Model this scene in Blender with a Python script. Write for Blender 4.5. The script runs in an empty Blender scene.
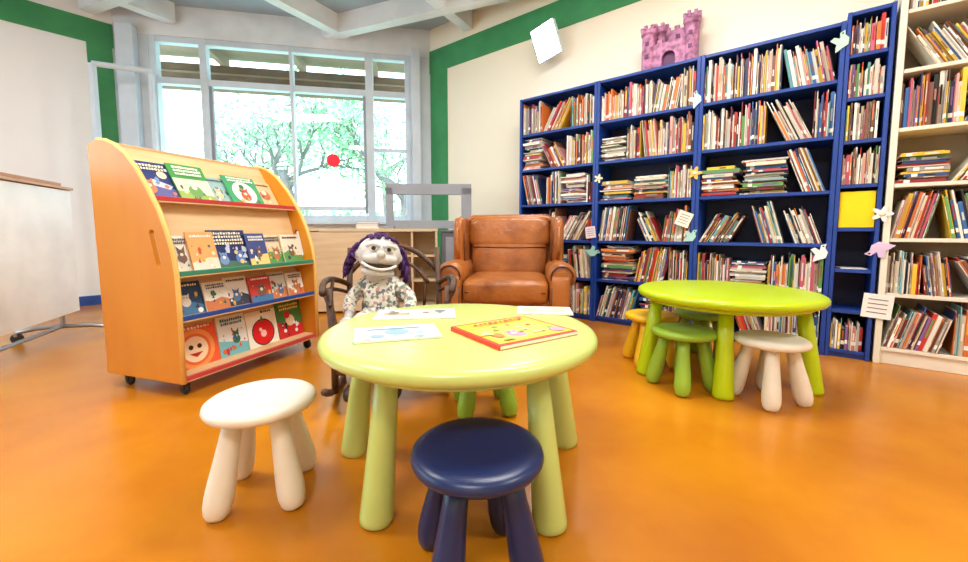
import bpy, bmesh, math, random
from mathutils import Matrix, Vector
rnd=random.Random(7)
sc=bpy.context.scene
sc.view_settings.view_transform='Standard'
sc.view_settings.look='None'
sc.view_settings.exposure=0.12

def lin(c):
    def f(v):
        v/=255.0
        return v/12.92 if v<=0.04045 else ((v+0.055)/1.055)**2.4
    return (f(c[0]),f(c[1]),f(c[2]),1.0)

# ---------------- materials ----------------
def mat(name,rgb,rough=0.5,metal=0.0,var=None,scale=4.0,bump=0.0,bscale=40.0,stretch=None,emit=0,spec=0.5,detail=4,bdist=.01,p0=.35,p1=.62,third=None):
    m=bpy.data.materials.new(name); m.use_nodes=True
    nt=m.node_tree; b=nt.nodes['Principled BSDF']
    b.inputs['Base Color'].default_value=lin(rgb)
    b.inputs['Roughness'].default_value=rough
    b.inputs['Metallic'].default_value=metal
    b.inputs['Specular IOR Level'].default_value=spec
    tc=nt.nodes.new('ShaderNodeTexCoord'); mp=nt.nodes.new('ShaderNodeMapping')
    nt.links.new(tc.outputs['Object'],mp.inputs['Vector'])
    if stretch: mp.inputs['Scale'].default_value=stretch
    if var is None: var=tuple(max(0,c*0.95) for c in rgb)
    n=nt.nodes.new('ShaderNodeTexNoise'); n.inputs['Scale'].default_value=scale; n.inputs['Detail'].default_value=detail
    nt.links.new(mp.outputs['Vector'],n.inputs['Vector'])
    r=nt.nodes.new('ShaderNodeValToRGB')
    r.color_ramp.elements[0].position=p0; r.color_ramp.elements[0].color=lin(var)
    r.color_ramp.elements[1].position=p1; r.color_ramp.elements[1].color=lin(rgb)
    if third:
        e=r.color_ramp.elements.new(.74); e.color=lin(third)
    nt.links.new(n.outputs['Fac'],r.inputs['Fac']); nt.links.new(r.outputs['Color'],b.inputs['Base Color'])
    if bump>0:
        n2=nt.nodes.new('ShaderNodeTexNoise'); n2.inputs['Scale'].default_value=bscale; n2.inputs['Detail'].default_value=5
        nt.links.new(mp.outputs['Vector'],n2.inputs['Vector'])
        bp=nt.nodes.new('ShaderNodeBump'); bp.inputs['Strength'].default_value=bump; bp.inputs['Distance'].default_value=bdist
        nt.links.new(n2.outputs['Fac'],bp.inputs['Height']); nt.links.new(bp.outputs['Normal'],b.inputs['Normal'])
    if emit>0:
        b.inputs['Emission Color'].default_value=lin(rgb); b.inputs['Emission Strength'].default_value=emit
    return m
def colmat(name,rough=0.45):
    m=bpy.data.materials.new(name); m.use_nodes=True
    nt=m.node_tree; b=nt.nodes['Principled BSDF']
    a=nt.nodes.new('ShaderNodeAttribute'); a.attribute_name='Col'
    nt.links.new(a.outputs['Color'],b.inputs['Base Color']); b.inputs['Roughness'].default_value=rough
    return m
def vormat(name,cols,scale,rough=0.8):
    m=bpy.data.materials.new(name); m.use_nodes=True
    nt=m.node_tree; b=nt.nodes['Principled BSDF']; b.inputs['Roughness'].default_value=rough
    tc=nt.nodes.new('ShaderNodeTexCoord'); v=nt.nodes.new('ShaderNodeTexVoronoi'); v.inputs['Scale'].default_value=scale
    nt.links.new(tc.outputs['Object'],v.inputs['Vector'])
    s=nt.nodes.new('ShaderNodeSeparateColor'); nt.links.new(v.outputs['Color'],s.inputs['Color'])
    r=nt.nodes.new('ShaderNodeValToRGB'); r.color_ramp.interpolation='CONSTANT'
    el=r.color_ramp.elements
    el[0].color=lin(cols[0]); el[0].position=0
    el[1].color=lin(cols[1]); el[1].position=1/len(cols)
    for i in range(2,len(cols)):
        e=el.new(i/len(cols)); e.color=lin(cols[i])
    nt.links.new(s.outputs['Red'],r.inputs['Fac']); nt.links.new(r.outputs['Color'],b.inputs['Base Color'])
    return m

# ---------------- mesh builder ----------------
class MB:
    def __init__(s):
        s.bm=bmesh.new(); s.mats=[]; s.col=s.bm.loops.layers.float_color.new('Col')
    def mi(s,m):
        if m not in s.mats: s.mats.append(m)
        return s.mats.index(m)
    def add(s,vs,fs,m,M=None,col=None,smooth=False):
        M=M or Matrix()
        bv=[s.bm.verts.new(M@Vector(v)) for v in vs]
        k=s.mi(m); c=lin(col) if col else (1,1,1,1)
        for f in fs:
            try: fc=s.bm.faces.new([bv[i] for i in f])
            except ValueError: continue
            fc.material_index=k; fc.smooth=smooth
            for l in fc.loops: l[s.col]=c
        return bv
    def box(s,c,d,m,M=None,col=None):
        x,y,z=c; a,b,h=d[0]/2,d[1]/2,d[2]/2
        vs=[(x-a,y-b,z-h),(x+a,y-b,z-h),(x+a,y+b,z-h),(x-a,y+b,z-h),(x-a,y-b,z+h),(x+a,y-b,z+h),(x+a,y+b,z+h),(x-a,y+b,z+h)]
        s.add(vs,[(0,3,2,1),(4,5,6,7),(0,1,5,4),(1,2,6,5),(2,3,7,6),(3,0,4,7)],m,M,col)
    def quad(s,vs,m,M=None,col=None): s.add(vs,[tuple(range(len(vs)))],m,M,col)
    def lathe(s,prof,m,M=None,n=32,col=None,smooth=True):
        vs=[];fs=[]
        for (r,z) in prof:
            for i in range(n):
                a=2*math.pi*i/n; vs.append((r*math.cos(a),r*math.sin(a),z))
        for j in range(len(prof)-1):
            for i in range(n):
                k=(i+1)%n
                fs.append((j*n+i,j*n+k,(j+1)*n+k,(j+1)*n+i))
        fs.append(tuple(range(n-1,-1,-1))); L=(len(prof)-1)*n
        fs.append(tuple(range(L,L+n)))
        s.add(vs,fs,m,M,col,smooth)
    def sup(s,c,r,m,M=None,e=1.0,e2=None,n=24,col=None):
        if e2 is None: e2=e
        def p(v,ex): return math.copysign(abs(v)**ex,v)
        vs=[];fs=[];N=n;K=n//2
        vs.append((c[0],c[1],c[2]-r[2]))
        for j in range(1,K):
            t=-math.pi/2+math.pi*j/K
            for i in range(N):
                a=2*math.pi*i/N
                vs.append((c[0]+r[0]*p(math.cos(t),e)*p(math.cos(a),e2),c[1]+r[1]*p(math.cos(t),e)*p(math.sin(a),e2),c[2]+r[2]*p(math.sin(t),e)))
        vs.append((c[0],c[1],c[2]+r[2])); T=len(vs)-1
        for i in range(N):
            k=(i+1)%N
            fs.append((0,1+k,1+i))
            for j in range(K-2): fs.append((1+j*N+i,1+j*N+k,1+(j+1)*N+k,1+(j+1)*N+i))
            fs.append((T,1+(K-2)*N+i,1+(K-2)*N+k))
        s.add(vs,fs,m,M,col,True)
    def tube(s,pts,rad,m,M=None,n=8,col=None):
        pts=[Vector(p) for p in pts]
        if not hasattr(rad,'__len__'): rad=[rad]*len(pts)
        vs=[];fs=[];up=None
        for i,p in enumerate(pts):
            t=(pts[min(i+1,len(pts)-1)]-pts[max(i-1,0)]).normalized()
            if up is None:
                up=Vector((0,0,1)) if abs(t.z)<0.9 else Vector((1,0,0))
            a=t.cross(up)
            if a.length<1e-4: a=t.orthogonal()
            a.normalize(); b=t.cross(a).normalized(); up=up-t*up.dot(t)
            if up.length<1e-3: up=b
            for k in range(n):
                g=2*math.pi*k/n; vs.append(p+(a*math.cos(g)+b*math.sin(g))*rad[i])
        for j in range(len(pts)-1):
            for k in range(n):
                q=(k+1)%n; fs.append((j*n+k,j*n+q,(j+1)*n+q,(j+1)*n+k))
        fs.append(tuple(range(n-1,-1,-1))); L=(len(pts)-1)*n; fs.append(tuple(range(L,L+n)))
        s.add(vs,fs,m,M,col,True)
    def prism(s,outer,holes,th,m,M=None,col=None,smooth=False):
        M=M or Matrix(); tb=bmesh.new(); es=[]
        for lp in [outer]+holes:
            vv=[tb.verts.new((p[0],p[1],0)) for p in lp]
            for i in range(len(vv)): es.append(tb.edges.new((vv[i],vv[(i+1)%len(vv)])))
        bmesh.ops.triangle_fill(tb,edges=es,use_beauty=True)
        r=bmesh.ops.extrude_face_region(tb,geom=tb.faces[:])
        for v in [g for g in r['geom'] if isinstance(g,bmesh.types.BMVert)]: v.co.z+=th
        bmesh.ops.recalc_face_normals(tb,faces=tb.faces[:])
        tb.verts.index_update()
        vs=[v.co.copy() for v in tb.verts]; fs=[[v.index for v in f.verts] for f in tb.faces]
        tb.free(); s.add(vs,fs,m,M,col,smooth)
    def done(s,name,M=None,bevel=0,seg=2,sub=0,parent=None,recalc=True,angle=40):
        if recalc: bmesh.ops.recalc_face_normals(s.bm,faces=s.bm.faces[:])
        me=bpy.data.meshes.new(name); s.bm.to_mesh(me); s.bm.free()
        for m in s.mats: me.materials.append(m)
        o=bpy.data.objects.new(name,me); sc.collection.objects.link(o)
        if M is not None: o.matrix_world=M
        if bevel>0:
            b=o.modifiers.new('bevel','BEVEL'); b.width=bevel; b.segments=seg; b.limit_method='ANGLE'; b.angle_limit=math.radians(angle)
        if sub:
            b=o.modifiers.new('sub','SUBSURF'); b.levels=sub; b.render_levels=sub
        if parent: o.parent=parent
        return o
def T(x,y,z): return Matrix.Translation((x,y,z))
def R(a,ax): return Matrix.Rotation(math.radians(a),4,ax)
def S(k): return Matrix.Scale(k,4)
def frame(ox,oy,xd,yd,oz=0):
    return Matrix(((xd[0],yd[0],0,ox),(xd[1],yd[1],0,oy),(0,0,1,oz),(0,0,0,1)))
def unit(x,y):
    l=math.hypot(x,y); return (x/l,y/l)
def empty(name):
    e=bpy.data.objects.new(name,None); sc.collection.objects.link(e); return e

# ---------------- palette ----------------
M_floor=mat('floor_ochre',(200,126,18),0.27,var=(176,100,8),scale=1.8,bump=0.04,bscale=5,detail=12,spec=0.5,p0=.30,p1=.60,third=(206,136,28))
M_wallR=mat('wall_cream',(250,242,222),0.7,var=(248,238,214),scale=1.2)
M_wallL=mat('wall_white',(246,247,248),0.65,var=(242,243,245),scale=1.2)
M_green=mat('paint_green',(62,150,92),0.6,var=(54,138,84))
M_ceil=mat('ceiling_grey',(168,188,202),0.7)
M_beam=mat('beam_white',(232,238,244),0.6)
M_frame=mat('frame_white',(212,224,236),0.45)
M_frameg=mat('frame_grey',(152,158,168),0.4)
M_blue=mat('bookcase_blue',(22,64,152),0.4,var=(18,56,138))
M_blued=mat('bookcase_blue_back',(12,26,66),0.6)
M_white=mat('bookcase_white',(236,228,210),0.5)
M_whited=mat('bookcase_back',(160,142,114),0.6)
M_book=colmat('book_covers')
M_page=mat('pages',(238,232,216),0.8)
M_orange=mat('display_side_yellow',(218,144,30),0.4,var=(208,130,22),scale=3,stretch=(1,1,0.3))
M_beige=mat('display_wood_beige',(232,196,146),0.5,var=(220,182,130),scale=6,stretch=(0.4,1,4))
M_edge=mat('display_edge_wood',(240,196,110),0.5)
M_red=mat('ledge_red',(204,66,66),0.4); M_grn=mat('ledge_green',(60,140,110),0.4); M_blu=mat('ledge_blue',(40,80,160),0.4)
M_t1=mat('table_pale_green',(196,212,122),0.26,var=(192,208,116),scale=2)
M_t2=mat('table_lime',(186,210,8),0.3,var=(180,204,4),scale=2)
M_sw=mat('stool_white',(238,230,212),0.38)
M_sb=mat('stool_navy',(14,36,84),0.33)
M_sg=mat('stool_green',(150,188,54),0.38)
M_so=mat('stool_yellow',(240,190,24),0.38)
M_leather=mat('leather_brown',(172,102,46),0.30,var=(128,68,26),scale=5,bump=0.45,bscale=12,bdist=.02,detail=6,p0=.3,p1=.55)
M_leatherd=mat('leather_piping',(80,40,16),0.4)
M_brass=mat('brass_nails',(170,120,60),0.3,metal=0.9)
M_dark=mat('dark_wood',(52,30,18),0.5)
M_twig=mat('twig_wood',(92,60,38),0.55,var=(56,34,20),scale=20,bump=0.3,bscale=60)
M_wood=mat('cabinet_wood',(222,198,162),0.5,var=(210,184,146),scale=5,stretch=(0.5,1,5))
M_gpanel=mat('grey_panel',(104,106,116),0.5)
M_black=mat('rubber_black',(28,28,30),0.5)
M_steel=mat('steel',(170,172,176),0.3,metal=0.8)
M_pink=mat('castle_pink',(198,132,170),0.6,var=(130,78,110),scale=24)
M_purple=mat('castle_purple',(104,58,100),0.6)
M_lamp=mat('lamp_glow',(255,252,240),0.5,emit=8)
M_skin=mat('puppet_fabric',(214,212,208),0.85,var=(196,193,190),scale=20,bump=0.2,bscale=120)
M_hair=mat('purple_yarn',(84,40,108),0.8,var=(56,24,78),scale=30)
M_mouth=mat('mouth_dark',(60,34,38),0.8)
M_lip=mat('lip_pale',(236,232,226),0.8)
M_eyew=mat('eye_white',(240,238,232),0.3)
M_floral=vormat('floral_fabric',[(236,234,224),(226,222,210),(120,146,128),(232,230,222),(120,120,140),(228,222,208),(206,160,156),(238,236,230),(160,176,150)],75)

# ---------------- room ----------------
A=Vector((-.66,5.09)); B=Vector((-3.95,4.44)); C=Vector((-5.55,2.57)); D_=Vector((-5.55,-2.6)); E_=Vector((4.6,-2.6)); F_=Vector((4.6,0.881))
H=3.22; CB=2.96
def flat(name,pts,z0,z1,m):
    b=MB(); n=len(pts)
    vs=[(p[0],p[1],z0) for p in pts]+[(p[0],p[1],z1) for p in pts]
    fs=[tuple(range(n-1,-1,-1)),tuple(range(n,2*n))]+[(i,(i+1)%n,n+(i+1)%n,n+i) for i in range(n)]
    b.add(vs,fs,m); return b.done(name)
room=[B,C,D_,E_,F_,A]
flat('floor',room,-0.15,0,M_floor)
def wall_frame(P,Q):
    d=unit(Q.x-P.x,Q.y-P.y); return frame(P.x,P.y,d,(-d[1],d[0])),(Q-P).length
def solid(name,P,Q,m,th=0.15):
    W,L=wall_frame(P,Q); b=MB(); b.box((L/2,th/2,H/2),(L+0.0,th,H),m); o=b.done(name,W); return W,L
WR,LR=solid('wall_right',A,F_,M_wallR)
WL,LL=solid('wall_left',C,B,M_wallL)
solid('wall_back',E_,D_,M_wallR); solid('wall_right_side',F_,E_,M_wallR)
WS,LS=wall_frame(D_,C); b=MB()
s0,s1,sz0,sz1=1.3,4.7,.75,2.85
b.box((s0/2,.08,H/2),(s0,.16,H),M_wallL); b.box(((s1+LS)/2,.08,H/2),(LS-s1,.16,H),M_wallL)
b.box(((s0+s1)/2,.08,sz0/2),(s1-s0,.16,sz0),M_wallL); b.box(((s0+s1)/2,.08,(sz1+H)/2),(s1-s0,.16,H-sz1),M_wallL)
b.done('wall_left_side',WS)
b=MB()
for x in (s0+.03,s0+1.13,s0+2.27,s1-.03): b.box((x,.05,(sz0+sz1)/2),(.06,.08,sz1-sz0-.002),M_frame)
for z in (sz0+.035,sz1-.035,2.4): b.box(((s0+s1)/2,.05,z),(s1-s0-.002,.07,.06),M_frame)
b.done('window_2',WS)
WW,LW=wall_frame(B,A)
w0,w1=LW-3.03,LW-0.25; zs,zt=0.9,2.90
b=MB()
b.box((LW/2,.1,zs/2),(LW,.2,zs),M_wallL); b.box((LW/2,.1,(zt+H)/2),(LW,.2,H-zt),M_beam)
b.box((w0/2,.1,(zs+zt)/2),(w0,.2,zt-zs),M_frame); b.box(((w1+LW)/2,.1,(zs+zt)/2),(LW-w1,.2,zt-zs),M_frame)
b.done('wall_window',WW)
b=MB(); b.box((w1+.07,-.05,1.48),(.1,.1,2.95),M_frame); b.done('trim_1',WW,bevel=.004)
b=MB(); b.box((w0-.17,-.05,1.48),(.16,.1,2.95),M_frame); b.done('trim_2',WW,bevel=.004)
b=MB()
def fr(x0,x1,z0,z1,y=.06,d=.09,m=M_frame): b.box(((x0+x1)/2,y,(z0+z1)/2),(x1-x0,d,z1-z0),m)
fr(w0,w1,zs-.0,zs+.07); fr(w0,w1,zt-.06,zt); fr(w0,w1,2.40,2.47)
mull=[LW-3.03,LW-2.51,LW-1.60,LW-.73,LW-.25]
for i,x in enumerate(mull):
    t=[.06,.07,.035,.09,.06][i]; k=(.03 if i==0 else 0)-(.03 if i==4 else 0); fr(x-t/2+k,x+t/2+k,zs,zt,y=.055,d=.1)
fr(mull[0]+.05,mull[1]-.03,1.06,1.11,d=.05); fr(mull[1],mull[3],1.03,1.08,d=.05); fr(mull[3],mull[4]-.05,1.75,1.79,d=.05)
fr(mull[1]+.03,mull[1]+.07,1.0,2.4,d=.05,m=M_frameg); fr(mull[3]-.08,mull[3]-.045,1.0,2.4,d=.05,m=M_frameg)
b.box(((w0+w1)/2,-.06,zs-.02),(w1-w0+.1,.12,.035),M_frame)
wn=b.done('window_1',WW,bevel=.004)
g=bpy.data.materials.new('window_glass'); g.use_nodes=True; nt=g.node_tree
for n in list(nt.nodes):
    if n.type!='OUTPUT_MATERIAL': nt.nodes.remove(n)
out=nt.nodes['Material Output']; mx=nt.nodes.new('ShaderNodeMixShader'); tr=nt.nodes.new('ShaderNodeBsdfTransparent'); gl=nt.nodes.new('ShaderNodeBsdfGlossy')
gl.inputs['Roughness'].default_value=.02; mx.inputs[0].default_value=.04; tr.inputs['Color'].default_value=(.96,.98,.99,1)
nt.links.new(tr.outputs[0],mx.inputs[1]); nt.links.new(gl.outputs[0],mx.inputs[2]); nt.links.new(mx.outputs[0],out.inputs['Surface'])
b=MB(); b.box(((w0+w1)/2,.07,(zs+zt)/2),(w1-w0-.02,.006,zt-zs-.02),g); o=b.done('glass_pane'); o.parent=wn
M_dot=mat('sticker_red',(226,16,50),.5,emit=.35)  # slight glow put into the red by emission; the sticker is no lamp
xs=LW-1.17
b=MB(); b.lathe([(.078,0),(.078,.003)],M_dot,T(xs,.062,1.63)@R(90,'X'),n=32,smooth=False); b.done('window_sticker',WW)
b=MB()
b.box((0,0,1.2),(.05,.05,2.4),M_frame,T(-3.80,4.02,0)); b.tube([(-3.80,4.02,2.40),(-3.44,4.30,2.43)],.028,M_frame)
b.box((0,0,1.2),(.04,.04,2.4),M_frame,T(-3.44,4.28,0)); b.tube([(-3.80,4.02,.95),(-3.44,4.28,.95)],.02,M_frame)
b.done('open_window_sash',bevel=.004)
def band(name,W,x0,x1,z0,z1): 
    b=MB(); b.box(((x0+x1)/2,-.006,(z0+z1)/2),(x1-x0,.012,z1-z0),M_green); b.done(name,W)
band('trim_green_right_top',WR,0.0,LR,2.70,2.96); band('trim_green_right_post',WR,.012,.29,0.1,2.70)
band('trim_green_left_top',WL,0,LL,2.72,2.96); band('trim_green_left_post',WL,LL-.21,LL-.012,0.1,2.72)
b=MB(); b.box((LL/2,-.01,.05),(LL,.02,.1),M_blu); b.done('baseboard_left',WL)
b=MB(); b.box((LR/2,-.008,.05),(LR,.016,.1),M_blu); b.done('baseboard_right',WR)
flat('ceiling',room,H,H+.12,M_ceil)
b=MB()
def inside(p):
    n=len(room);c=False
    for i in range(n):
        a=room[i];q=room[(i+1)%n]
        if (a.y>p[1])!=(q.y>p[1]) and p[0]<(q.x-a.x)*(p[1]-a.y)/(q.y-a.y)+a.x: c=not c
    return c
for dirv,off in (((.93,-.37),0),((.5,.866),1)):
    nx,ny=-dirv[1],dirv[0]
    for k in range(-5,6):
        o0=Vector((nx,ny))*(k*1.35+(.55 if off else .45))+Vector((-.8,2.5))
        ts=[i*.02 for i in range(-450,450) if inside((o0.x+dirv[0]*i*.02,o0.y+dirv[1]*i*.02))]
        if len(ts)<20: continue
        t0,t1=min(ts),max(ts)
        W=frame(o0.x,o0.y,dirv,(nx,ny)); zb=CB+.05+.012*off
        b.box(((t0+t1)/2,0,(zb+H)/2),(t1-t0,.12,H-zb),M_beam,W)
b.done('ceiling_beams',recalc=False)
def fill_light(x,y,p,sx=1.2,sy=.5,rot=0,col=(1,.97,.93)):  # unseen area lamps with housings, added overhead to brighten the interior
    b=MB(); W=T(x,y,CB)@R(rot,'Z')
    b.box((0,0,.04),(sx+.06,sy+.06,.05),M_beam,W); 
    e=empty('added_fill_light')
    o=b.done('fill_housing',bevel=.005,parent=e)
    l=bpy.data.lights.new('tube','AREA'); l.shape='RECTANGLE'; l.size=sx; l.size_y=sy; l.energy=p; l.color=col
    lo=bpy.data.objects.new('tube',l); sc.collection.objects.link(lo); lo.matrix_world=W@T(0,0,.005); lo.parent=e
fill_light(.6,1.9,60); fill_light(-2.2,1.5,58,rot=20); fill_light(2.4,.1,54,rot=30); fill_light(-.6,-1.0,60)

# ---------------- shelves & books ----------------
RW=frame(.34,3.91,unit(.781,-.625),unit(.625,.781))
pal=[((238,232,218),18),((222,204,176),11),((250,248,240),12),((200,50,44),5),((228,120,50),7),((240,196,60),7),((96,156,84),5),((50,100,164),5),((34,48,92),4),((30,30,32),4),((130,84,60),6),((232,160,150),4),((110,176,180),4),((150,40,56),3),((186,180,172),5),((124,90,150),2),((206,90,116),3)]
pc=[p[0] for p in pal]; pw=[p[1] for p in pal]
def rcol(r): 
    c=r.choices(pc,pw)[0]; k=r.uniform(.82,1.06); return tuple(min(255,v*k) for v in c)
def one_book(mb,M,t,h,d,r,c=None):
    c=c or rcol(r)
    mb.box((t/2,d/2,h/2),(t,d,h),M_book,M,c)
    mb.box((t/2,d/2+.004,h/2+.0),(t*.7,d-.002,h+.0012),M_book,M,(236,230,214))
    if r.random()<.5:
        z=r.uniform(.02,.04); mb.box((t/2,-.0004,z+.012),(t*.98,.0008,.024),M_book,M,(245,243,236))
    if r.random()<.6:
        z0=h*r.uniform(.35,.5); z1=h*r.uniform(.6,.92); mb.box((t/2,-.0004,(z0+z1)/2),(t*.45,.0008,z1-z0),M_book,M,rcol(r))
def fill(mb,W,x0,x1,z,hmax,dep,r,dens=1.0,modes=None):
    x=x0
    while x<x1-.02:
        mode=r.choices(['up','lr','ll','st','gap'],modes or [2.8,3.2,2.4,2.6,.3])[0]
        if x1-x<.18: mode='up'
        if mode=='gap': x+=r.uniform(.02,.05); continue
        if mode=='st':
            w=r.uniform(.20,.28)
            if x+w>x1: mode='up'
            else:
                zz=z; top=r.uniform(.45,.95)*hmax
                while zz<z+top:
                    t=r.choice([.004,.005,.007,.009,.012,.016,.022]); ww=w*r.uniform(.68,1)
                    off=r.uniform(0,w-ww)
                    if zz+t>z+hmax: break
                    M=W@T(x+off,.002+r.uniform(0,.05),zz+t)@R(90,'Y')
                    one_book(mb,M,t,ww,.2,r); zz+=t+.0012
                x+=w+.006; continue
        n=r.randint(12,34) if mode!='ll' else r.randint(12,26); hb=r.uniform(.72,.96)*hmax
        a=r.uniform(5,32) if mode!='up' else 0
        ar=math.radians(a); first=True; hp=None
        for i in range(n):
            t=r.choice([.003,.004,.004,.005,.006,.008,.011,.017]); h=min(hb*r.uniform(.74,1.12),hmax*.98)
            if mode!='up': h=min(h,hmax/math.cos(ar)*.95-t)
            d=r.uniform(.17,.22); y=r.uniform(.002,.04)
            if mode=='up':
                if x+t>x1: return
                one_book(mb,W@T(x,y,z),t,h,d,r); x+=t+.0005
            elif mode=='lr':
                st=t/math.cos(ar)+.0006
                if x+st+h*math.sin(ar)>x1: break
                one_book(mb,W@T(x+st,y,z)@R(a,'Y')@T(-t,0,0),t,h,d,r); x+=st
                hp=h
            else:
                st=t/math.cos(ar)+.0006
                if first:
                    if x+h*math.sin(ar)+st>x1: break
                    x+=h*math.sin(ar); first=False
                if x+st>x1: return
                one_book(mb,W@T(x,y,z)@R(-a,'Y'),t,h,d,r); x+=st
        if mode=='lr' and hp: x+=hp*math.sin(ar)*.96
        if r.random()>dens: x+=r.uniform(.02,.07)
def bookcase(x0,x1,zlist,top,m,mb_,name,dep=.29,seed=1,dens=.8,skip=(),full=(),W=RW,th=.024):
    w=x1-x0; W2=W@T(x0,0,0); b=MB()
    b.box((th/2,dep/2,top/2),(th,dep,top),m); b.box((w-th/2,dep/2,top/2),(th,dep,top),m)
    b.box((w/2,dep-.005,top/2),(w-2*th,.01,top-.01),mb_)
    for z in zlist+[top]: b.box((w/2,dep/2-.002,z-.011),(w-2*th,dep-.02,.022),m)
    b.box((w/2,.03,zlist[0]/2),(w-2*th,.02,zlist[0]),m)
    b.done(name,W2,bevel=.002,seg=1)
    r=random.Random(seed); bk=MB(); zz=zlist+[top]
    for i in range(len(zlist)):
        if i in skip: continue
        fill(bk,Matrix(),th+.004,w-th-.004,zlist[i]+.0005,zz[i+1]-zz[i]-.03,dep,r,dens=1.0 if i in full else dens,modes=[6,2,1.6,.3,.0] if i in full else None)
    bk.done('shelf_books',W2,recalc=False)
Z6=[.05,.37,.70,1.03,1.36,1.69]
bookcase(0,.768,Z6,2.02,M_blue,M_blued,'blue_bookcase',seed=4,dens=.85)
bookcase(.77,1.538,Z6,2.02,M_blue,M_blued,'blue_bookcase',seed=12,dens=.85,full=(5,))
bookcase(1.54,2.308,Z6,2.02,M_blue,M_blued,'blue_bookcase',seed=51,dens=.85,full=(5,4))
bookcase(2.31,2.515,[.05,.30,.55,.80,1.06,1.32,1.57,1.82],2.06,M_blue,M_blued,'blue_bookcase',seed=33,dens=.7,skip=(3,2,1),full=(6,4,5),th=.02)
bookcase(2.53,3.45,[.10,.42,.74,1.05,1.36,1.68,2.0],2.34,M_white,M_whited,'white_bookcase',seed=45,dens=.85,full=(6,5),th=.03)

b=MB(); b.box((0,.01,0.11),(.158,.012,.215),mat('yellow_board',(250,214,10),.8)); b.done('yellow_folder',RW@T(2.412,.012,.8005)@R(-3,'X'))
b=MB(); b.box((0,0,.0),(.12,.15,.004),M_page); b.done('loose_papers',RW@T(2.41,.1,.5525)@R(8,'Z'))

def ornament(x,z,col,kind,s=.05,y=-.004,rot=0):
    m=mat('paper_'+kind,col,.8); b=MB(); pts=[]
    if kind=='flower':
        for i in range(40):
            a=2*math.pi*i/40; rr=s*(.72+.28*math.cos(5*a)); pts.append((rr*math.cos(a),rr*math.sin(a)))
    elif kind=='bird':
        pts=[(-1.3,.1),(-.8,.3),(-.4,.35),(-.1,1.1),(.35,.9),(.3,.3),(.9,.55),(1.3,.2),(.8,0),(.5,-.5),(-.2,-.7),(-.7,-.3)]
        pts=[(p[0]*s,p[1]*s) for p in pts]
    else:
        pts=[(-s,-s*1.1),(s,-s*1.1),(s,s*1.1),(-s,s*1.1)]
    b.prism(pts,[],.0025,m)
    if kind=='flower': b.lathe([(s*.3,0),(s*.3,.003)],mat('paper_center',(250,240,210),.8),T(0,0,.002),n=16)
    if kind=='note':
        for k in range(4): b.box((0,s*(.6-.4*k),.003),(s*1.3,s*.08,.001),M_gpanel)
    if kind=='bird': b.lathe([(s*.09,0),(s*.09,.002)],M_black,T(.9*s,.28*s,.002),n=10)
    b.done('paper_'+kind,RW@T(x,y-.003,z)@R(90,'X')@R(rot,'Z'))
ornament(1.53,1.20,(250,190,90),'flower',.05); ornament(1.47,.87,(250,238,222),'note',.05,rot=-22); ornament(1.52,.74,(180,222,214),'bird',.05,rot=40)
ornament(.76,.60,(160,212,204),'bird',.055,rot=-10); ornament(.74,.77,(240,225,232),'note',.045,rot=8); ornament(.80,1.22,(240,230,190),'flower',.04)
ornament(2.26,.64,(245,245,245),'bird',.05,rot=60); ornament(2.29,1.90,(190,226,206),'bird',.05,rot=70); ornament(2.52,.88,(236,236,236),'flower',.05)
ornament(2.52,.68,(220,196,228),'bird',.055,rot=200); ornament(2.53,.34,(250,244,238),'note',.065,rot=-4); ornament(1.52,1.72,(190,220,220),'bird',.05,rot=80)
ornament(.2,.47,(240,235,225),'note',.045); ornament(.03,.62,(190,90,90),'flower',.03)
b=MB(); b.box((0,-.004,0),(.06,.008,.06),M_red); b.done('wall_switch',WR@T(1.40,0,1.30))

# castle
b=MB()
def tower(x,y,r,h,m=M_pink):
    b.lathe([(r,0),(r,h*.86),(r*1.18,h*.9),(r*1.18,h)],m,T(x,y,0),n=20,smooth=False)
    for k in range(7):
        a=2*math.pi*k/7; b.box((x+r*1.02*math.cos(a),y+r*1.02*math.sin(a),h+.012),(r*.42,r*.42,.026),m)
    for k in (.35,.65):
        b.box((x,y-r*.95,h*k),(r*.5,r*.3,h*.09),M_purple)
pts=[(-.16,0),(-.05,0),(-.05,.08)]+[(.05*math.cos(math.pi-math.pi*i/10),.08+.05*math.sin(math.pi*i/10)) for i in range(1,10)]+[(.05,.08),(.05,0),(.16,0),(.16,.2),(.13,.2),(.13,.225),(.09,.225),(.09,.2),(.05,.2),(.05,.225),(.0,.225),(.0,.2),(-.05,.2),(-.05,.225),(-.09,.225),(-.09,.2),(-.16,.2)]
b.prism(pts,[],.03,M_pink,T(0,-.06,0)@R(90,'X'))
b.box((0,-.05,.1),(.12,.01,.2),M_purple)
b.box((-.15,.0,.15),(.03,.14,.30),M_pink); b.box((.15,.0,.15),(.03,.14,.30),M_pink); b.box((0,.07,.17),(.3,.03,.34),M_pink)
for x in (-.06,.03): b.box((x,.052,.27),(.03,.01,.05),M_purple)
for x in (-.12,-.05,.02,.09): b.box((x,.07,.355),(.035,.03,.03),M_pink)
tower(-.16,-.06,.055,.33); tower(.16,-.06,.05,.33); tower(-.12,.07,.06,.38); tower(.13,.07,.055,.41)
b.done('toy_castle',RW@T(1.30,.15,2.0205)@S(.95))

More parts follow.
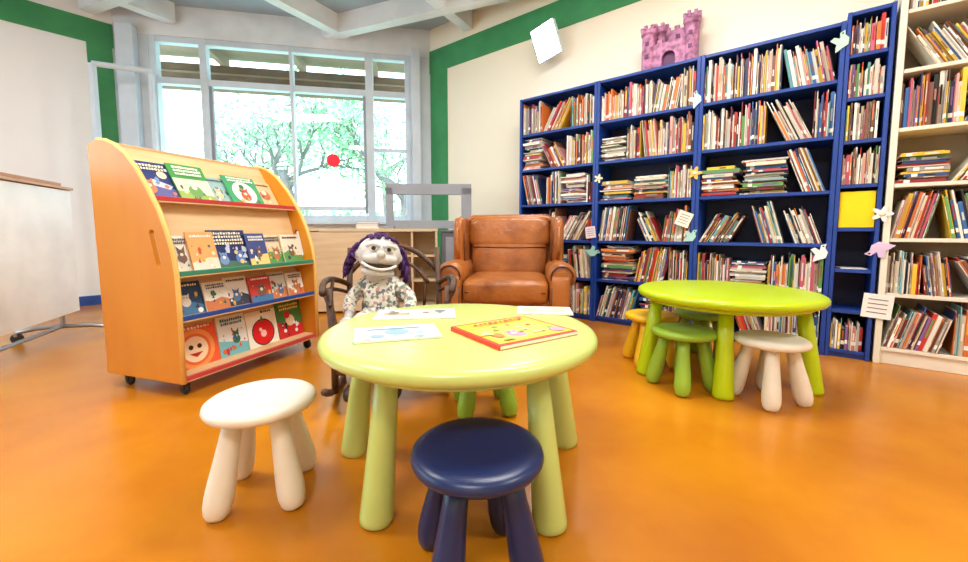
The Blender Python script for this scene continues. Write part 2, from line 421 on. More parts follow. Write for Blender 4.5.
# wall lamp
b=MB(); W=T(0,-.17,0)@R(14,'X')@R(-12,'Y')
b.box((0,.02,0),(.25,.05,.30),M_beam,W); b.box((0,-.008,0),(.238,.01,.288),M_lamp,W)
b.box((-.135,.02,0),(.01,.04,.1),M_frameg,W); b.box((0,-.06,.0),(.03,.12,.03),M_frameg); b.box((0,-.01,0),(.1,.02,.1),M_frameg)
fl=b.done('wall_floodlight',WR@T(1.72,0,2.54),bevel=.004)
l=bpy.data.lights.new('flood','AREA'); l.size=.2; l.energy=16; l.color=(1,.93,.8)
lo=bpy.data.objects.new('flood_bulb',l); sc.collection.objects.link(lo); lo.parent=fl; lo.matrix_parent_inverse=Matrix(); lo.matrix_basis=W@T(0,-.02,0)@R(-90,'X')
# ---------------- book display ----------------
MD=frame(-1.40,1.80,unit(.312,.95),unit(-.95,.312))
root=empty('book_display_rack')
WD=.90
prof=[(.0,.07),(.0,.45),(.003,.58),(.018,.68),(.05,.78),(.095,.88),(.15,.97),(.215,1.06),(.29,1.14),(.36,1.185),(.42,1.208),(.48,1.215),(.54,1.20),(.52,.07)]
slot=[]
for i in range(16):
    a=2*math.pi*i/16; x=.018*math.cos(a); y=(.07 if math.sin(a)>0 else -.07)+.018*math.sin(a)
    an=math.radians(-14); slot.append((.115+x*math.cos(an)-y*math.sin(an)*1.0,.70+x*math.sin(an)+y*math.cos(an)))
PM=Matrix(((0,0,1,0),(1,0,0,0),(0,1,0,0),(0,0,0,1)))
for i,x in enumerate((0,WD-.022)):
    b=MB(); b.prism(prof,[slot],.022,M_orange,T(x,0,0)@PM)
    o=b.done('side_panel_%d'%(i+1),MD,bevel=.002,seg=1); o.parent=root
    b=MB(); b.tube([(x+.011,p[0]-.001,p[1]) for p in prof[:12]],.0115,M_edge,n=8); o=b.done('edge_%d'%(i+1),MD); o.parent=root
b=MB()
def panel(y0,z0,y1,z1,m,th=.01):
    dy,dz=y1-y0,z1-z0; L=math.hypot(dy,dz); a=math.degrees(math.atan2(dy,dz))
    b.box((0,th/2,L/2),(WD-.046,th,L),m,T(WD/2,y0,z0)@R(-a,'X'))
tiers=[(.135,.93,.26,.43,1.208,M_red),(.0,.58,.10,.2,.92,M_grn),(.0,.37,.10,.15,.57,M_blu),(.0,.085,.10,.15,.36,M_red)]
for (yf,z,yb,yt,zt_,m) in tiers:
    b.box((WD/2,(yf+yb+.02)/2,z-.008),(WD-.046,yb-yf+.02,.014),M_beige)
    b.box((WD/2,yf+.004,z+.003),(WD-.046,.012,.022),m)
    panel(yb,z,yt,zt_,M_beige)
b.box((WD/2,.50,.65),(WD-.046,.012,1.1),M_beige); b.box((WD/2,.25,.09),(WD-.046,.46,.02),M_beige); b.box((WD/2,.46,1.2),(WD-.046,.08,.014),M_beige)
o=b.done('shelving',MD,bevel=.002,seg=1); o.parent=root
b=MB()
for (x,y) in ((.05,.05),(.05,.44),(WD-.05,.05),(WD-.05,.44)):
    b.box((x,y,.066),(.05,.05,.008),M_steel); b.box((x,y,.045),(.034,.02,.04),M_black); b.lathe([(.02,-.011),(.028,-.006),(.028,.006),(.02,.011)],M_black,T(x,y,.0285)@R(90,'Y'),n=20)
o=b.done('casters',MD); o.parent=root
def cover(mb,M,w,h,t,base,motifs):
    mb.box((w/2,t/2,h/2),(w,t,h),M_book,M,base)
    mb.box((w/2+.002,t/2,h/2),(w-.002,t*.7,h+.001),M_book,M,(240,236,224))
    y=-.0004
    for mo in motifs:
        if mo[0]=='r':
            _,a,c,d,e,cl=mo; mb.quad([(a*w,y,c*h),(d*w,y,c*h),(d*w,y,e*h),(a*w,y,e*h)],M_book,M,cl)
        elif mo[0]=='c':
            _,cx,cz,r,cl=mo; mb.quad([(cx*w+r*w*math.cos(q*math.pi/10),y,cz*h+r*w*math.sin(q*math.pi/10)) for q in range(20)],M_book,M,cl)
        elif mo[0]=='p':
            mb.quad([(p[0]*w,y,p[1]*h) for p in mo[1]],M_book,M,mo[2])
        y-=.00015
def titlebars(r,z,cl,n=2,x0=.12):
    out=[]; 
    for k in range(n):
        x=x0
        while x<.86:
            ww=r.uniform(.03,.07); hh=r.uniform(.045,.065); out.append(('r',x,z-.09*k,min(x+ww,.9),z-.09*k+hh,cl)); x+=ww+.02
    return out
def scene_motifs(r,cols,n=14,zmax=.7):
    out=[]
    for k in range(n):
        cx,cz=r.uniform(.12,.88),r.uniform(.08,zmax); c=r.choice(cols); q=r.random()
        s=r.uniform(.02,.09)
        if q<.4: out.append(('c',cx,cz,s,c))
        elif q<.7:
            out.append(('p',[(cx-s,cz-s*.6),(cx+s*.8,cz-s*.9),(cx+s*.3,cz+s)],c))
        else: out.append(('p',[(cx-s*.5,cz-s),(cx+s*.4,cz-s*1.1),(cx+s*.7,cz+s*.5),(cx,cz+s*1.2),(cx-s*.8,cz+s*.4)],c))
    return out
def critter(cx,cz,s,c1,c2):
    return [('c',cx,cz,s,c1),('p',[(cx-s*.7,cz+s*.9),(cx-s*.9,cz+s*1.9),(cx-s*.1,cz+s*1.3)],c1),('p',[(cx+s*.7,cz+s*.9),(cx+s*.9,cz+s*1.9),(cx+s*.1,cz+s*1.3)],c1),('c',cx,cz+s*.8,s*.75,c1),('c',cx,cz+s*.55,s*.35,c2),('c',cx-s*.3,cz+s*1.0,s*.12,(20,20,20)),('c',cx+s*.3,cz+s*1.0,s*.12,(20,20,20))]
rb=random.Random(5)
NAVY=(24,42,104)
def gen(r,w,h,base=None):
    base=base or r.choice([(40,70,140),(60,140,90),(236,228,204),(224,100,66),(240,196,84),(130,186,204),(246,242,232),(190,66,74),(236,150,70),(120,166,80)])
    g=r.choice([(90,156,84),(76,126,170),(230,206,130),(206,126,80),(226,222,206),(60,70,90)])
    mo=[('p',[(0,0),(1,0),(1,r.uniform(.2,.4)),(.7,r.uniform(.25,.45)),(.3,r.uniform(.2,.45)),(0,r.uniform(.2,.4))],g)]
    mo+=scene_motifs(r,[(240,220,180),(200,80,60),(70,110,80),(250,250,240),(60,60,90),(230,170,70)],12,.65)
    if r.random()<.7: mo+=critter(r.uniform(.35,.65),r.uniform(.25,.4),r.uniform(.12,.2),r.choice([(190,120,70),(120,90,80),(236,230,220),(90,120,160)]),(244,226,200))
    mo+=titlebars(r,.86,(252,250,240) if sum(base)<520 else (50,40,70),r.randint(1,2))
    return (w,h,base,mo)
C1=[(200,80,60),(240,220,180),(60,110,70),(250,250,240)]
specs={0:[(.21,.24,(40,56,116),[('p',[(0,0),(1,0),(1,.3),(.5,.42),(0,.2)],(96,96,156)),('c',.75,.68,.11,(240,230,190)),('p',[(.05,.3),(.5,.55),(.9,.4),(.8,.3),(.4,.4)],(210,210,220))]+scene_motifs(rb,[(220,200,180),(230,130,90),(120,150,190)],12)+critter(.35,.3,.14,(220,130,90),(240,220,200))+titlebars(rb,.86,(255,240,200))),
          (.19,.25,(70,156,74),[('r',0,.0,1,.62,(230,224,196)),('p',[(0,.0),(1,0),(1,.2),(0,.3)],(150,180,90)),('c',.5,.3,.2,(110,160,90)),('c',.5,.4,.08,(240,220,180))]+scene_motifs(rb,C1,10,.5)+titlebars(rb,.88,(255,255,240),3)),
          (.14,.19,(150,184,184),[('c',.5,.5,.2,(90,130,140))]+critter(.5,.35,.16,(220,200,160),(250,240,220))+scene_motifs(rb,C1,6)+titlebars(rb,.86,(40,60,70),1)),
          (.22,.22,(64,160,106),[('c',.5,.45,.36,(244,244,230))]+critter(.5,.34,.15,(210,90,60),(250,226,200))+scene_motifs(rb,[(60,120,80),(230,190,90)],8,.7)+titlebars(rb,.9,(250,250,240),2)),
          (.15,.20,(226,196,150),[('c',.5,.5,.26,(206,120,80)),('c',.5,.6,.12,(240,222,196))]+scene_motifs(rb,C1,8)+titlebars(rb,.86,(120,50,40),1))],
 3:[(.24,.23,(236,96,56),[('c',.5,.47,.42,(246,156,80)),('c',.5,.46,.33,(236,110,60)),('c',.5,.46,.27,(250,220,180)),('c',.41,.52,.05,(60,30,30)),('c',.59,.52,.05,(60,30,30)),('p',[(.35,.38),(.65,.38),(.5,.28)],(190,40,40))]+titlebars(rb,.92,(255,255,255),1)),
    (.17,.24,(236,240,236),[('p',[(0,0),(1,0),(1,.3),(0,.45)],(120,190,200))]+critter(.6,.42,.14,(60,110,90),(240,240,220))+scene_motifs(rb,[(220,110,60),(200,60,60),(60,110,150)],14)+titlebars(rb,.88,(40,110,140),2)),
    (.21,.23,(248,242,226),[('c',.5,.42,.38,(26,24,26)),('c',.5,.42,.35,(222,30,34)),('p',[(.45,.72),(.55,.72),(.52,.85),(.48,.85)],(70,130,50)),('c',.42,.5,.05,(250,220,210)),('c',.5,.38,.1,(250,200,190))]+titlebars(rb,.93,(30,30,30),1,x0=.5)),
    (.20,.25,(70,130,66),[('p',[(0,0),(1,0),(1,.35),(0,.5)],(210,44,48)),('c',.5,.5,.18,(240,220,190)),('c',.4,.66,.12,(210,40,44)),('c',.25,.25,.06,(250,250,250)),('c',.7,.2,.06,(250,250,250))]+scene_motifs(rb,[(250,250,250),(60,30,30)],8,.5)+titlebars(rb,.88,(250,230,120),2))],
 1:[gen(rb,.13,.19,(246,242,230)),gen(rb,.14,.21,(236,170,100)),
    (.22,.22,NAVY,[('p',[(0,0),(1,0),(1,.15),(0,.22)],(70,110,90))]+critter(.28,.22,.12,(120,150,200),(230,230,240))+critter(.72,.24,.13,(90,130,190),(230,230,240))+scene_motifs(rb,[(235,200,120),(200,210,235)],10,.6)+titlebars(rb,.88,(245,235,210),4,x0=.08)),
    gen(rb,.13,.2,(60,74,136)),gen(rb,.15,.19,(228,210,176)),gen(rb,.15,.19,(238,230,206))],
 2:[gen(rb,.17,.17,(40,74,116)),gen(rb,.13,.155,(238,234,220)),gen(rb,.14,.165,(246,242,232)),gen(rb,.15,.155,(206,66,54)),gen(rb,.13,.165,(228,224,210)),gen(rb,.13,.15,(242,238,224))]}
b=MB()
for k,(yf,z,yb,yt,zt_,m) in enumerate(tiers):
    a=math.degrees(math.atan2(yt-yb,zt_-z)); ca=math.cos(math.radians(a)); tot=sum(s[0] for s in specs[k]); n=len(specs[k])
    gap=((WD-.06)-tot)/(n-1); x=.03; lay=0
    for i,(w,h,base,mo) in enumerate(specs[k]):
        if gap<0: lay=i%2
        off=.0125+lay*.016
        cover(b,T(x,yb-off/ca,z+.0005)@R(-a,'X'),w,h*.97,.008,base,mo)
        x+=w+gap
o=b.done('display_books',MD,recalc=False); o.parent=root

# ---------------- tables & stools ----------------
def table(name,x,y,m,legs):
    b=MB(); r=.42
    b.lathe([(.34,.430),(.40,.434),(.413,.441),(.42,.452),(.42,.463),(.415,.472),(.405,.478),(.39,.48),(0.001,.48)],m,n=72)
    b.lathe([(.36,.412),(.37,.416),(.37,.433)],m,n=48)
    for (lx,ly) in legs:
        dx,dy=lx-x,ly-y; tx,ty=dx*.86,dy*.86
        zs_=[0,.004,.02,.1,.25,.415]; rs=[.040,.045,.046,.042,.036,.029]
        b.tube([(tx+(dx-tx)*(1-z/.41),ty+(dy-ty)*(1-z/.41),z) for z in zs_],rs,m,n=24)
    return b.done(name,T(x,y,0),recalc=True)
def stool(x,y,m,rot=0,name='childrens_stool',k=1):
    b=MB()
    b.lathe([(.05,.258),(.11,.259),(.133,.262),(.146,.269),(.150,.279),(.147,.290),(.137,.297),(.12,.300),(.10,.2985),(.0005,.298)],m,n=48)
    for i in range(4):
        a=math.radians(45+90*i+rot); c,s_=math.cos(a),math.sin(a)
        zz=[0,.004,.014,.035,.06,.1,.15,.2,.26]; rr=[.015,.024,.031,.036,.037,.035,.031,.0275,.026]
        b.tube([(c*(.140-.058*z/.25),s_*(.140-.058*z/.25),z) for z in zz],rr,m,n=20)
    return b.done(name,T(x,y,0))
table('childrens_table',-.075,1.25,M_t1,[(-.29,1.02),(.175,1.00),(.30,1.42),(-.46,1.36)])
table('childrens_table',1.25,2.06,M_t2,[(.885,2.15),(1.12,1.82),(1.59,1.88),(1.43,2.36)])
stool(-.657,1.145,M_sw,rot=14); stool(-.015,.87,M_sb,rot=15); stool(.0,1.72,M_sg,rot=10)
stool(.995,1.96,M_sg,rot=20); stool(1.315,1.80,M_sw,rot=15); stool(.99,2.33,M_so,rot=0); stool(1.32,2.40,M_sg,rot=30)

def flatbook(x,y,z,w,h,t,rot,base,mo,name='picture_book'):
    b=MB(); cover(b,R(-90,'X'),w,h,t,base,mo); b.done(name,T(x,y,z+t+.0003)@R(rot,'Z')@T(-w/2,-h/2,0),recalc=False)
flatbook(.085,1.165,.48,.28,.25,.012,34,(220,60,40),[('r',.04,.05,.97,.96,(242,196,50)),('r',.1,.12,.9,.72,(236,214,90))]+critter(.4,.28,.1,(190,150,170),(250,226,190))+scene_motifs(rb,[(230,130,60),(240,226,150),(190,150,180),(160,180,90)],16)+titlebars(rb,.8,(190,50,40),1,x0=.2))
flatbook(-.245,1.42,.48,.28,.16,.005,6,(226,222,206),[('r',.03,.05,.49,.95,(246,242,230)),('r',.51,.05,.97,.95,(240,232,214)),('r',.1,.3,.42,.6,(190,170,140)),('r',.58,.5,.9,.8,(200,200,180))]+scene_motifs(rb,[(150,130,110),(120,140,150)],8,.8))
flatbook(-.255,1.15,.48,.24,.16,.006,16,(190,205,212),[('r',.04,.05,.96,.95,(222,230,232)),('c',.5,.5,.15,(150,180,190)),('r',.15,.7,.8,.8,(110,140,160))]+scene_motifs(rb,[(150,180,200),(200,190,150)],8,.6))
flatbook(.225,1.48,.48,.20,.13,.006,-6,(240,232,215),[('r',.1,.15,.9,.85,(226,200,170)),('c',.5,.5,.15,(250,240,230))])

# ---------------- armchair ----------------
MC=T(.175,2.95,0)@R(-6,'Z')
b=MB(); Lm=M_leather
b.sup((0,0,.21),(.38,.36,.13),Lm,e=.2,e2=.25,n=40)
b.sup((0,-.09,.385),(.285,.33,.085),Lm,e=.35,e2=.22,n=48)
for s_ in (-1,1):
    b.sup((s_*.355,-.03,.30),(.075,.37,.22),Lm,e=.25,e2=.25,n=40)
    prof_=[(.03,-.385),(.07,-.38),(.088,-.365),(.095,-.33),(.09,-.1),(.085,.15),(.08,.33)]
    b.lathe(prof_,Lm,T(s_*.365,0,.485)@R(-90,'X'),n=32)
    b.tube([(s_*.365+.07*math.cos(q*math.pi/12),-.383,.485+.07*math.sin(q*math.pi/12)) for q in range(25)],.006,M_leatherd)
    b.tube([(s_*.30,-.395,.42),(s_*.30,-.395,.14)],.005,M_leatherd); b.tube([(s_*.42,-.39,.42),(s_*.42,-.39,.14)],.005,M_leatherd)
    for q in range(9): b.sup((s_*.425,-.392,.13+.032*q),(.006,.004,.006),M_brass,n=8)
    b.sup((s_*.365,.17,.68),(.045,.21,.205),Lm,e=.35,e2=.5,n=32)
    b.tube([(s_*.36,-.03,.56),(s_*.365,-.055,.66),(s_*.37,-.045,.78),(s_*.37,.03,.865),(s_*.37,.16,.885)],.013,Lm,n=10)
    b.tube([(s_*.318,.0,.53),(s_*.32,-.015,.66),(s_*.325,.0,.76),(s_*.325,.07,.83)],.004,M_leatherd)
BK=T(0,.27,.40)@R(-8,'X')
b.sup((0,0,.17),(.30,.085,.17),Lm,M=BK,e=.4,e2=.3,n=40)
b.sup((0,.01,.365),(.325,.10,.135),Lm,M=BK,e=.45,e2=.3,n=40)
b.sup((0,.09,.18),(.375,.06,.335),Lm,M=BK,e=.2,e2=.3,n=40)
b.tube([(-.36,.02,.42),(-.35,.02,.475),(-.3,.02,.492),(0,.02,.497),(.3,.02,.492),(.35,.02,.475),(.36,.02,.42)],.028,Lm,M=BK,n=12)
b.tube([(-.30,-.06,.30),(-.295,-.07,.40),(-.25,-.068,.435),(0,-.075,.44),(.25,-.068,.435),(.295,-.07,.40),(.30,-.06,.30)],.0045,M_leatherd,M=BK)
b.tube([(-.29,-.083,.245),(0,-.088,.24),(.29,-.083,.245)],.004,M_leatherd,M=BK)
b.tube([(x*.01,-.41,.385) for x in range(-26,27,2)],.005,M_leatherd)
for q in range(19): b.sup((-.27+.03*q,-.362,.13),(.006,.004,.006),M_brass,n=8)
for (x,y) in ((-.33,-.3),(.33,-.3),(-.33,.3),(.33,.3)): b.lathe([(.022,0),(.035,.03),(.03,.1)],M_dark,T(x,y,0),n=16)
b.done('leather_armchair',MC)

# ---------------- cabinet & frame behind ----------------
MCb=frame(-1.66,3.72,unit(1,.12),unit(-.12,1))
b=MB(); Wd=1.22; hh=.79; dp=.36
b.box((.011,dp/2,hh/2),(.022,dp,hh),M_wood); b.box((Wd-.011,dp/2,hh/2),(.022,dp,hh),M_wood); b.box((Wd/2,dp-.006,hh/2),(Wd-.044,.012,hh-.03),M_wood)
for z in (.05,.3,.54): b.box((Wd/2,dp/2,z),(Wd-.044,dp-.02,.02),M_wood)
b.box((Wd/2,dp/2,hh+.002),(Wd+.01,dp+.01,.025),M_wood)
for x in (Wd*.52,Wd*.8): b.box((x,dp/2,hh/2),(.02,dp-.01,hh-.03),M_wood)
b.box((Wd*.26,.01,hh*.5),(Wd*.5,.018,hh-.04),M_wood)
b.done('wooden_cabinet',MCb,bevel=.002,seg=1)
b=MB(); b.box((0,0,.385),(.36,.3,.77),M_gpanel); b.box((0,-.152,.42),(.28,.006,.6),M_frameg); b.box((0,0,.78),(.38,.32,.02),M_gpanel); b.done('grey_cabinet',MCb@T(1.44,.2,0),bevel=.003)
b=MB(); 
b.box((0,0,.385),(.84,.04,.105),M_frameg); b.box((-.385,0,.2),(.07,.04,.4),M_frameg); b.box((.37,0,.2),(.10,.04,.4),M_frameg)
b.box((0,.06,.43),(.84,.14,.014),M_frameg)
b.box((-.375,0,.011),(.08,.26,.022),M_frameg); b.box((.375,0,.011),(.10,.26,.022),M_frameg); b.box((0,0,.04),(.76,.03,.08),M_frameg)
b.done('grey_tabletop_frame',MCb@T(1.14,.14,.8055)@R(-4,'Z'),bevel=.003)
b=MB(); r=random.Random(3)
z=0
for k in range(4):
    t=r.uniform(.01,.02); cover(b,T(r.uniform(-.01,.01),0,z+t)@R(-90,'X'),.2,.13,t,rcol(r),[]); z+=t+.001
b.done('stacked_books',MCb@T(.46,.04,.8055),recalc=False)

# ---------------- mobile folding table ----------------
P0=Vector((-3.02,2.96)); P1=Vector((-2.42,1.52)); d=unit(P0.x-P1.x,P0.y-P1.y)
MT=frame(P1.x,P1.y,d,(-d[1],d[0])); Lt=(P0-P1).length
M_fold=mat('folding_table_white',(248,248,248),.4); M_tan=mat('table_edge_tan',(206,160,120),.5)
b=MB()
b.box((Lt/2,0.02,.63),(Lt,.03,.88),M_fold); b.box((Lt/2,.09,.63),(Lt,.03,.88),M_fold)
b.box((Lt/2,.055,1.085),(Lt+.02,.13,.018),M_tan); b.box((Lt/2-.05,.045,1.105),(Lt*.9,.10,.02),mat('tray_wood',(190,130,90),.5))
for x in (.2,Lt-.12):
    b.tube([(x,.055,.22),(x,.055,.1),(x+.0,.055,.085)],.016,M_steel)
    b.tube([(x,-.22,.075),(x,-.1,.095),(x,.055,.1),(x,.2,.095),(x,.3,.075)],.016,M_steel)
    for y in (-.22,.3): b.lathe([(.02,-.012),(.035,-.008),(.035,.008),(.02,.012)],M_black,T(x,y,.0352)@R(90,'Y'),n=20); b.box((x,y,.062),(.034,.02,.03),M_steel)
b.tube([(.2,.055,.1),(Lt-.12,.055,.1)],.014,M_steel)
b.done('folding_table',MT,bevel=.003)

# ---------------- twig rocking chair ----------------
MK=T(-.47,2.04,0)@R(10,'Z')@S(1.14)
def arc(p0,p1,p2,n=14):
    p0,p1,p2=map(Vector,(p0,p1,p2)); return [p0*(1-t)**2+p1*2*t*(1-t)+p2*t*t for t in [i/n for i in range(n+1)]]
b=MB()
for s_ in (-1,1):
    x=s_*.22
    b.tube([(x*1.05,-.34+.68*i/16,.014+.085*((i-8)/8)**2) for i in range(17)],.014,M_twig)
    b.tube([(x,-.2,.04),(x,-.2,.2),(x*1.05,-.22,.46)],.014,M_twig)
    b.tube([(x,.2,.05),(x,.2,.3),(x*.98,.25,.60)],.014,M_twig)
    b.tube(arc((x*1.0,.22,.42),(x*1.35,-.05,.52),(x*1.1,-.27,.45)),.013,M_twig)
    b.tube(arc((x*1.0,.22,.38),(x*1.5,-.02,.47),(x*1.0,-.25,.40)),.009,M_twig)
    b.tube(arc((x,-.2,.1),(x*1.2,0,.3),(x,.2,.12)),.009,M_twig); b.tube(arc((x,-.2,.3),(x*1.2,0,.1),(x,.2,.32)),.009,M_twig)
    b.tube([(x,-.2,.24),(x,.2,.24)],.012,M_twig)
    b.tube(arc((x,-.1,.25),(x*1.2,-.08,.4),(x*1.15,.0,.47)),.008,M_twig)
b.tube(arc((-.215,.24,.48),(0,.32,.74),(.215,.24,.48),20),.014,M_twig)
b.tube(arc((-.17,.23,.42),(0,.30,.66),(.17,.23,.42),20),.009,M_twig)
for x in (-.14,-.07,0,.07,.14): b.tube([(x,.2,.25),(x*1.1,.24,.42),(x*.9,.275,.58-abs(x)*.6)],.008,M_twig)
for y,z in ((-.2,.24),(.2,.24),(-.2,.12),(.2,.12)): b.tube([(-.22,y,z),(0,y-.01,z+.008),(.22,y,z)],.012,M_twig)
b.tube(arc((-.22,-.2,.22),(0,-.21,.02),(.22,-.2,.22)),.009,M_twig)
for k in range(13): b.tube([(-.215,-.2+.033*k,.245),(.215,-.2+.033*k,.248)],.011,M_twig,n=6)
b.done('twig_rocking_chair',MK)

# ---------------- puppet ----------------
rootp=empty('puppet_doll')
MPp=T(-.535,2.02,0)@R(8,'Z')
def skinned(name,verts,edges,radii,m,M,root_i=0,sub=2):
    me=bpy.data.meshes.new(name); me.from_pydata([Vector(v) for v in verts],edges,[]); me.materials.append(m)
    o=bpy.data.objects.new(name,me); sc.collection.objects.link(o); o.matrix_world=M
    md=o.modifiers.new('skin','SKIN')
    sv=me.skin_vertices[0].data
    for i,r_ in enumerate(radii): sv[i].radius=(r_,r_); sv[i].use_root=(i==root_i)
    md.use_smooth_shade=True
    s2=o.modifiers.new('sub','SUBSURF'); s2.levels=sub; s2.render_levels=sub
    o.parent=rootp
    return o
V=[(0,.06,.36),(0,.07,.43),(0,.07,.50),(0,.06,.56),(-.08,.07,.50),(-.15,.03,.43),(-.14,-.05,.37),(.08,.07,.50),(.16,.03,.43),(.15,-.06,.38),(-.055,.03,.34),(-.085,-.18,.34),(-.09,-.26,.2),(.055,.03,.34),(.085,-.18,.34),(.09,-.26,.2)]
Ed=[(0,1),(1,2),(2,3),(2,4),(4,5),(5,6),(2,7),(7,8),(8,9),(0,10),(10,11),(11,12),(0,13),(13,14),(14,15)]
Rd=[.085,.09,.075,.04,.045,.036,.034,.045,.036,.034,.055,.045,.042,.055,.045,.042]
try:
    skinned('dress',V,Ed,Rd,M_floral,MPp)
except Exception as ex:
    print('skin fail',ex)
b=MB()
for s_ in (-1,1):
    hx,hy,hz=(s_*.145 if s_>0 else -.14),-.055,.375
    b.tube([(hx,hy+.02,hz),(hx,hy-.02,hz-.01),(hx,hy-.045,hz-.015)],[.024,.02,.018],M_skin,n=12)
    b.sup((hx,hy-.065,hz-.018),(.026,.03,.014),M_skin,n=16)
    for k in range(4):
        fx=hx+(-.019+.0125*k); L=[.034,.042,.040,.03][k]
        b.tube([(fx,hy-.085,hz-.018),(fx,hy-.085-L*.6,hz-.024),(fx,hy-.085-L,hz-.038)],[.0065,.006,.0045],M_skin,n=8)
    b.tube([(hx-s_*.02,hy-.055,hz-.018),(hx-s_*.04,hy-.075,hz-.022),(hx-s_*.045,hy-.095,hz-.028)],[.008,.007,.005],M_skin,n=8)
    b.tube([(s_*.09,-.26,.21),(s_*.09,-.26,.1)],[.035,.028],M_skin,n=12)
    b.sup((s_*.09,-.295,.07),(.036,.07,.032),M_dark,e=.8,n=16)
o=b.done('hands_and_feet',MPp); o.parent=rootp
HM=MPp@T(.0,.03,.648)@R(8,'Y')@R(10,'Z')@R(-4,'X')@S(1.10)
b=MB()
b.sup((0,.01,.01),(.100,.092,.088),M_skin,n=32)
b.sup((0,-.06,-.008),(.080,.058,.034),M_skin,n=28)
b.sup((0,-.045,-.07),(.076,.055,.028),M_skin,n=28)
b.sup((0,.02,-.06),(.07,.06,.05),M_skin,n=28)
b.tube([(0,.03,-.07),(0,.035,-.13)],[.045,.04],M_skin,n=16)
b.sup((0,-.118,.014),(.02,.017,.018),M_skin,n=16)
b.sup((-.098,.01,-.0),(.014,.02,.024),M_skin,n=12); b.sup((.098,.01,-.0),(.014,.02,.024),M_skin,n=12)
o=b.done('head',HM); o.parent=rootp
rm=o.modifiers.new('rm','REMESH'); rm.mode='VOXEL'; rm.voxel_size=.004; rm.use_smooth_shade=True
sm=o.modifiers.new('s','SMOOTH'); sm.iterations=6
b=MB()
b.sup((0,-.062,-.040),(.076,.050,.012),M_mouth,n=24)
b.tube([(.074*math.sin(a),-.056-.053*math.cos(a),-.054+.022*(math.sin(a))**2) for a in [(-80+8*i)*math.pi/180 for i in range(21)]],.007,M_lip,n=8)
for s_ in (-1,1):
    b.sup((s_*.036,-.083,.040),(.019,.014,.015),M_eyew,n=20); b.sup((s_*.034,-.0955,.037),(.010,.005,.009),M_black,n=14)
    b.tube(arc((s_*.010,-.086,.047),(s_*.036,-.114,.064),(s_*.062,-.074,.044),8),.009,M_skin,n=8)
o=b.done('face_features',HM); o.parent=rootp
b=MB(); r=random.Random(9)
for k in range(170):
    bunch=k>=80
    if not bunch:
        while True:
            v=Vector((r.gauss(0,1),r.gauss(.4,1),r.gauss(.4,.9))).normalized()
            if (v.z>.78) or (v.y>.1 and v.z>-.5): break
    else:
        s_=-1 if k%2 else 1
        v=Vector((s_*r.uniform(.75,1),r.uniform(-.1,.5),r.uniform(-.2,.35))).normalized()
    p=Vector((v.x*.100,.012+v.y*.094,.012+v.z*.091)); pts=[]; ph=r.uniform(0,6.28)
    n=16 if bunch else 9
    ax=v.orthogonal().normalized(); ay=v.cross(ax)
    for i in range(n):
        t=i/(n-1); dv=v*((.05 if bunch else .014)*t)+Vector((0,0,-(.09 if bunch else .008)*t*t))
        pts.append(p+dv+(ax*math.cos(ph+i*1.3)+ay*math.sin(ph+i*1.3))*(.013 if bunch else .010)*min(1,t*4))
    b.tube(pts,[.0058]*(n-1)+[.003],M_hair,n=5)
o=b.done('hair',HM,recalc=False); o.parent=rootp

# ---------------- outside ----------------
M_leaf=mat('leaves',(176,222,166),.6,var=(112,174,122),scale=2); M_bark=mat('bark',(116,112,108),.9)
M_grass=mat('grass',(190,216,180),.9); M_conc=mat('concrete',(150,128,100),.8); M_brown=mat('eave_brown',(124,96,70),.8,var=(104,80,56),scale=3); M_bld=mat('building_white',(236,238,238),.8)
b=MB(); b.box((-4,14.5,-.8),(40,18,.1),M_grass); b.done('lawn')
def tree(x,y,h,spread,seed,nl):
    r=random.Random(seed); b=MB()
    top=Vector((x+r.uniform(-.3,.3),y,h*.5)); tr=[Vector((x,y,-.745)),Vector((x+.1,y,h*.2)),top]
    b.tube(tr,[.15,.12,.09],M_bark,n=10); tips=[]
    def br(p,dv,L,rad,lev):
        mid=p+dv*L*.5+Vector((r.uniform(-.1,.1),r.uniform(-.1,.1),.05)); e=p+dv*L
        b.tube([p,mid,e],[rad,rad*.8,rad*.55],M_bark,n=6); tips.append(e); tips.append(mid)
        if lev<3:
            for k in range(3):
                d2=(dv+Vector((r.uniform(-1,1),r.uniform(-1,1),r.uniform(-.4,.9)))*.75).normalized(); br(e,d2,L*.72,rad*.55,lev+1)
    for k in range(5): 
        a=2*math.pi*k/5+r.random(); br(tr[1]+(top-tr[1])*r.uniform(.2,1),Vector((math.cos(a),math.sin(a)*.7,r.uniform(.2,1))).normalized(),spread*.45,.06,0)
    for k in range(nl):
        c=r.choice(tips)+Vector((r.gauss(0,.28),r.gauss(0,.28),r.gauss(0,.25))); s_=r.uniform(.035,.085)
        if c.z<-.6: continue
        Mx=T(*c)@Matrix.Rotation(r.uniform(0,6.28),4,Vector((r.gauss(0,1),r.gauss(0,1),r.gauss(0,1))).normalized())
        b.add([(-s_,0,0),(0,-s_*.5,0),(s_,0,0),(0,s_*.5,0)],[(0,1,2,3)],M_leaf,Mx)
    b.done('tree',recalc=False)
tree(-4.2,8.9,4.2,1.9,1,1800); tree(-1.9,9.3,3.6,2.0,5,3000); tree(-6.6,11.5,5,2.4,8,2500); tree(-3.2,13,5.5,2.8,11,4000)
b=MB(); r=random.Random(2)
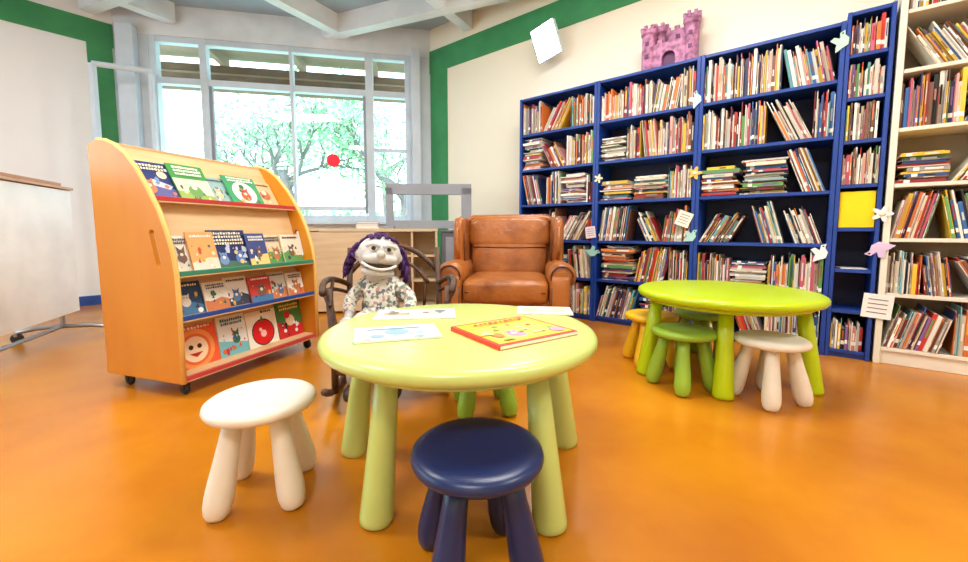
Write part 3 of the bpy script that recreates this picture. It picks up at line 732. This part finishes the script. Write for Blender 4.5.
for k in range(6000):
    c=(r.uniform(-13,4),r.uniform(13.8,15),r.uniform(-.55,1.5)); s_=r.uniform(.07,.16)
    Mx=T(*c)@Matrix.Rotation(r.uniform(0,6.28),4,Vector((r.gauss(0,1),r.gauss(0,1),r.gauss(0,1))).normalized())
    b.add([(-s_,0,0),(0,-s_*.5,0),(s_,0,0),(0,s_*.5,0)],[(0,1,2,3)],M_leaf,Mx)
b.done('hedge',recalc=False)
b=MB(); b.box((LW/2,.85,2.76),(LW+3,.12,.30),M_brown,WW); b.box((LW/2,.62,3.1),(LW+3,.7,.1),M_conc,WW)
for k in range(5): b.box((k*.95-.2,.6,2.98),(.07,.6,.14),M_conc,WW)
b.box((LW/2,.78,2.70),(LW+3,.02,.02),M_conc,WW); b.box((LW/2,.78,2.80),(LW+3,.02,.02),M_conc,WW)
b.done('roof_eave')
b=MB(); b.box((-.35,1.9,1.6),(.5,.4,4),M_bld,WW); b.done('outside_pillar')

# ---------------- world & sun ----------------
w=bpy.data.worlds.new('world'); sc.world=w; w.use_nodes=True; nt=w.node_tree; bg=nt.nodes['Background']
tc=nt.nodes.new('ShaderNodeTexCoord'); sx=nt.nodes.new('ShaderNodeSeparateXYZ'); rp=nt.nodes.new('ShaderNodeValToRGB')
nt.links.new(tc.outputs['Generated'],sx.inputs[0]); nt.links.new(sx.outputs['Z'],rp.inputs['Fac']); nt.links.new(rp.outputs['Color'],bg.inputs['Color'])
rp.color_ramp.elements[0].color=(.72,.90,1,1); rp.color_ramp.elements[1].color=(.45,.74,1,1)
bg.inputs['Strength'].default_value=5.6
s=bpy.data.lights.new('sun','SUN'); s.energy=4; s.angle=.02; s.color=(1,.96,.88)
so=bpy.data.objects.new('sun',s); sc.collection.objects.link(so); so.rotation_euler=(math.radians(48),0,math.radians(-25))

# ---------------- camera ----------------
cam=bpy.data.cameras.new('camera'); cam.sensor_width=36; cam.lens=14.88; cam.shift_y=-.0176; cam.clip_start=.02
co=bpy.data.objects.new('camera',cam); sc.collection.objects.link(co); co.location=(0,0,.78); co.rotation_euler=(math.radians(90-4.69),0,0)
sc.camera=co
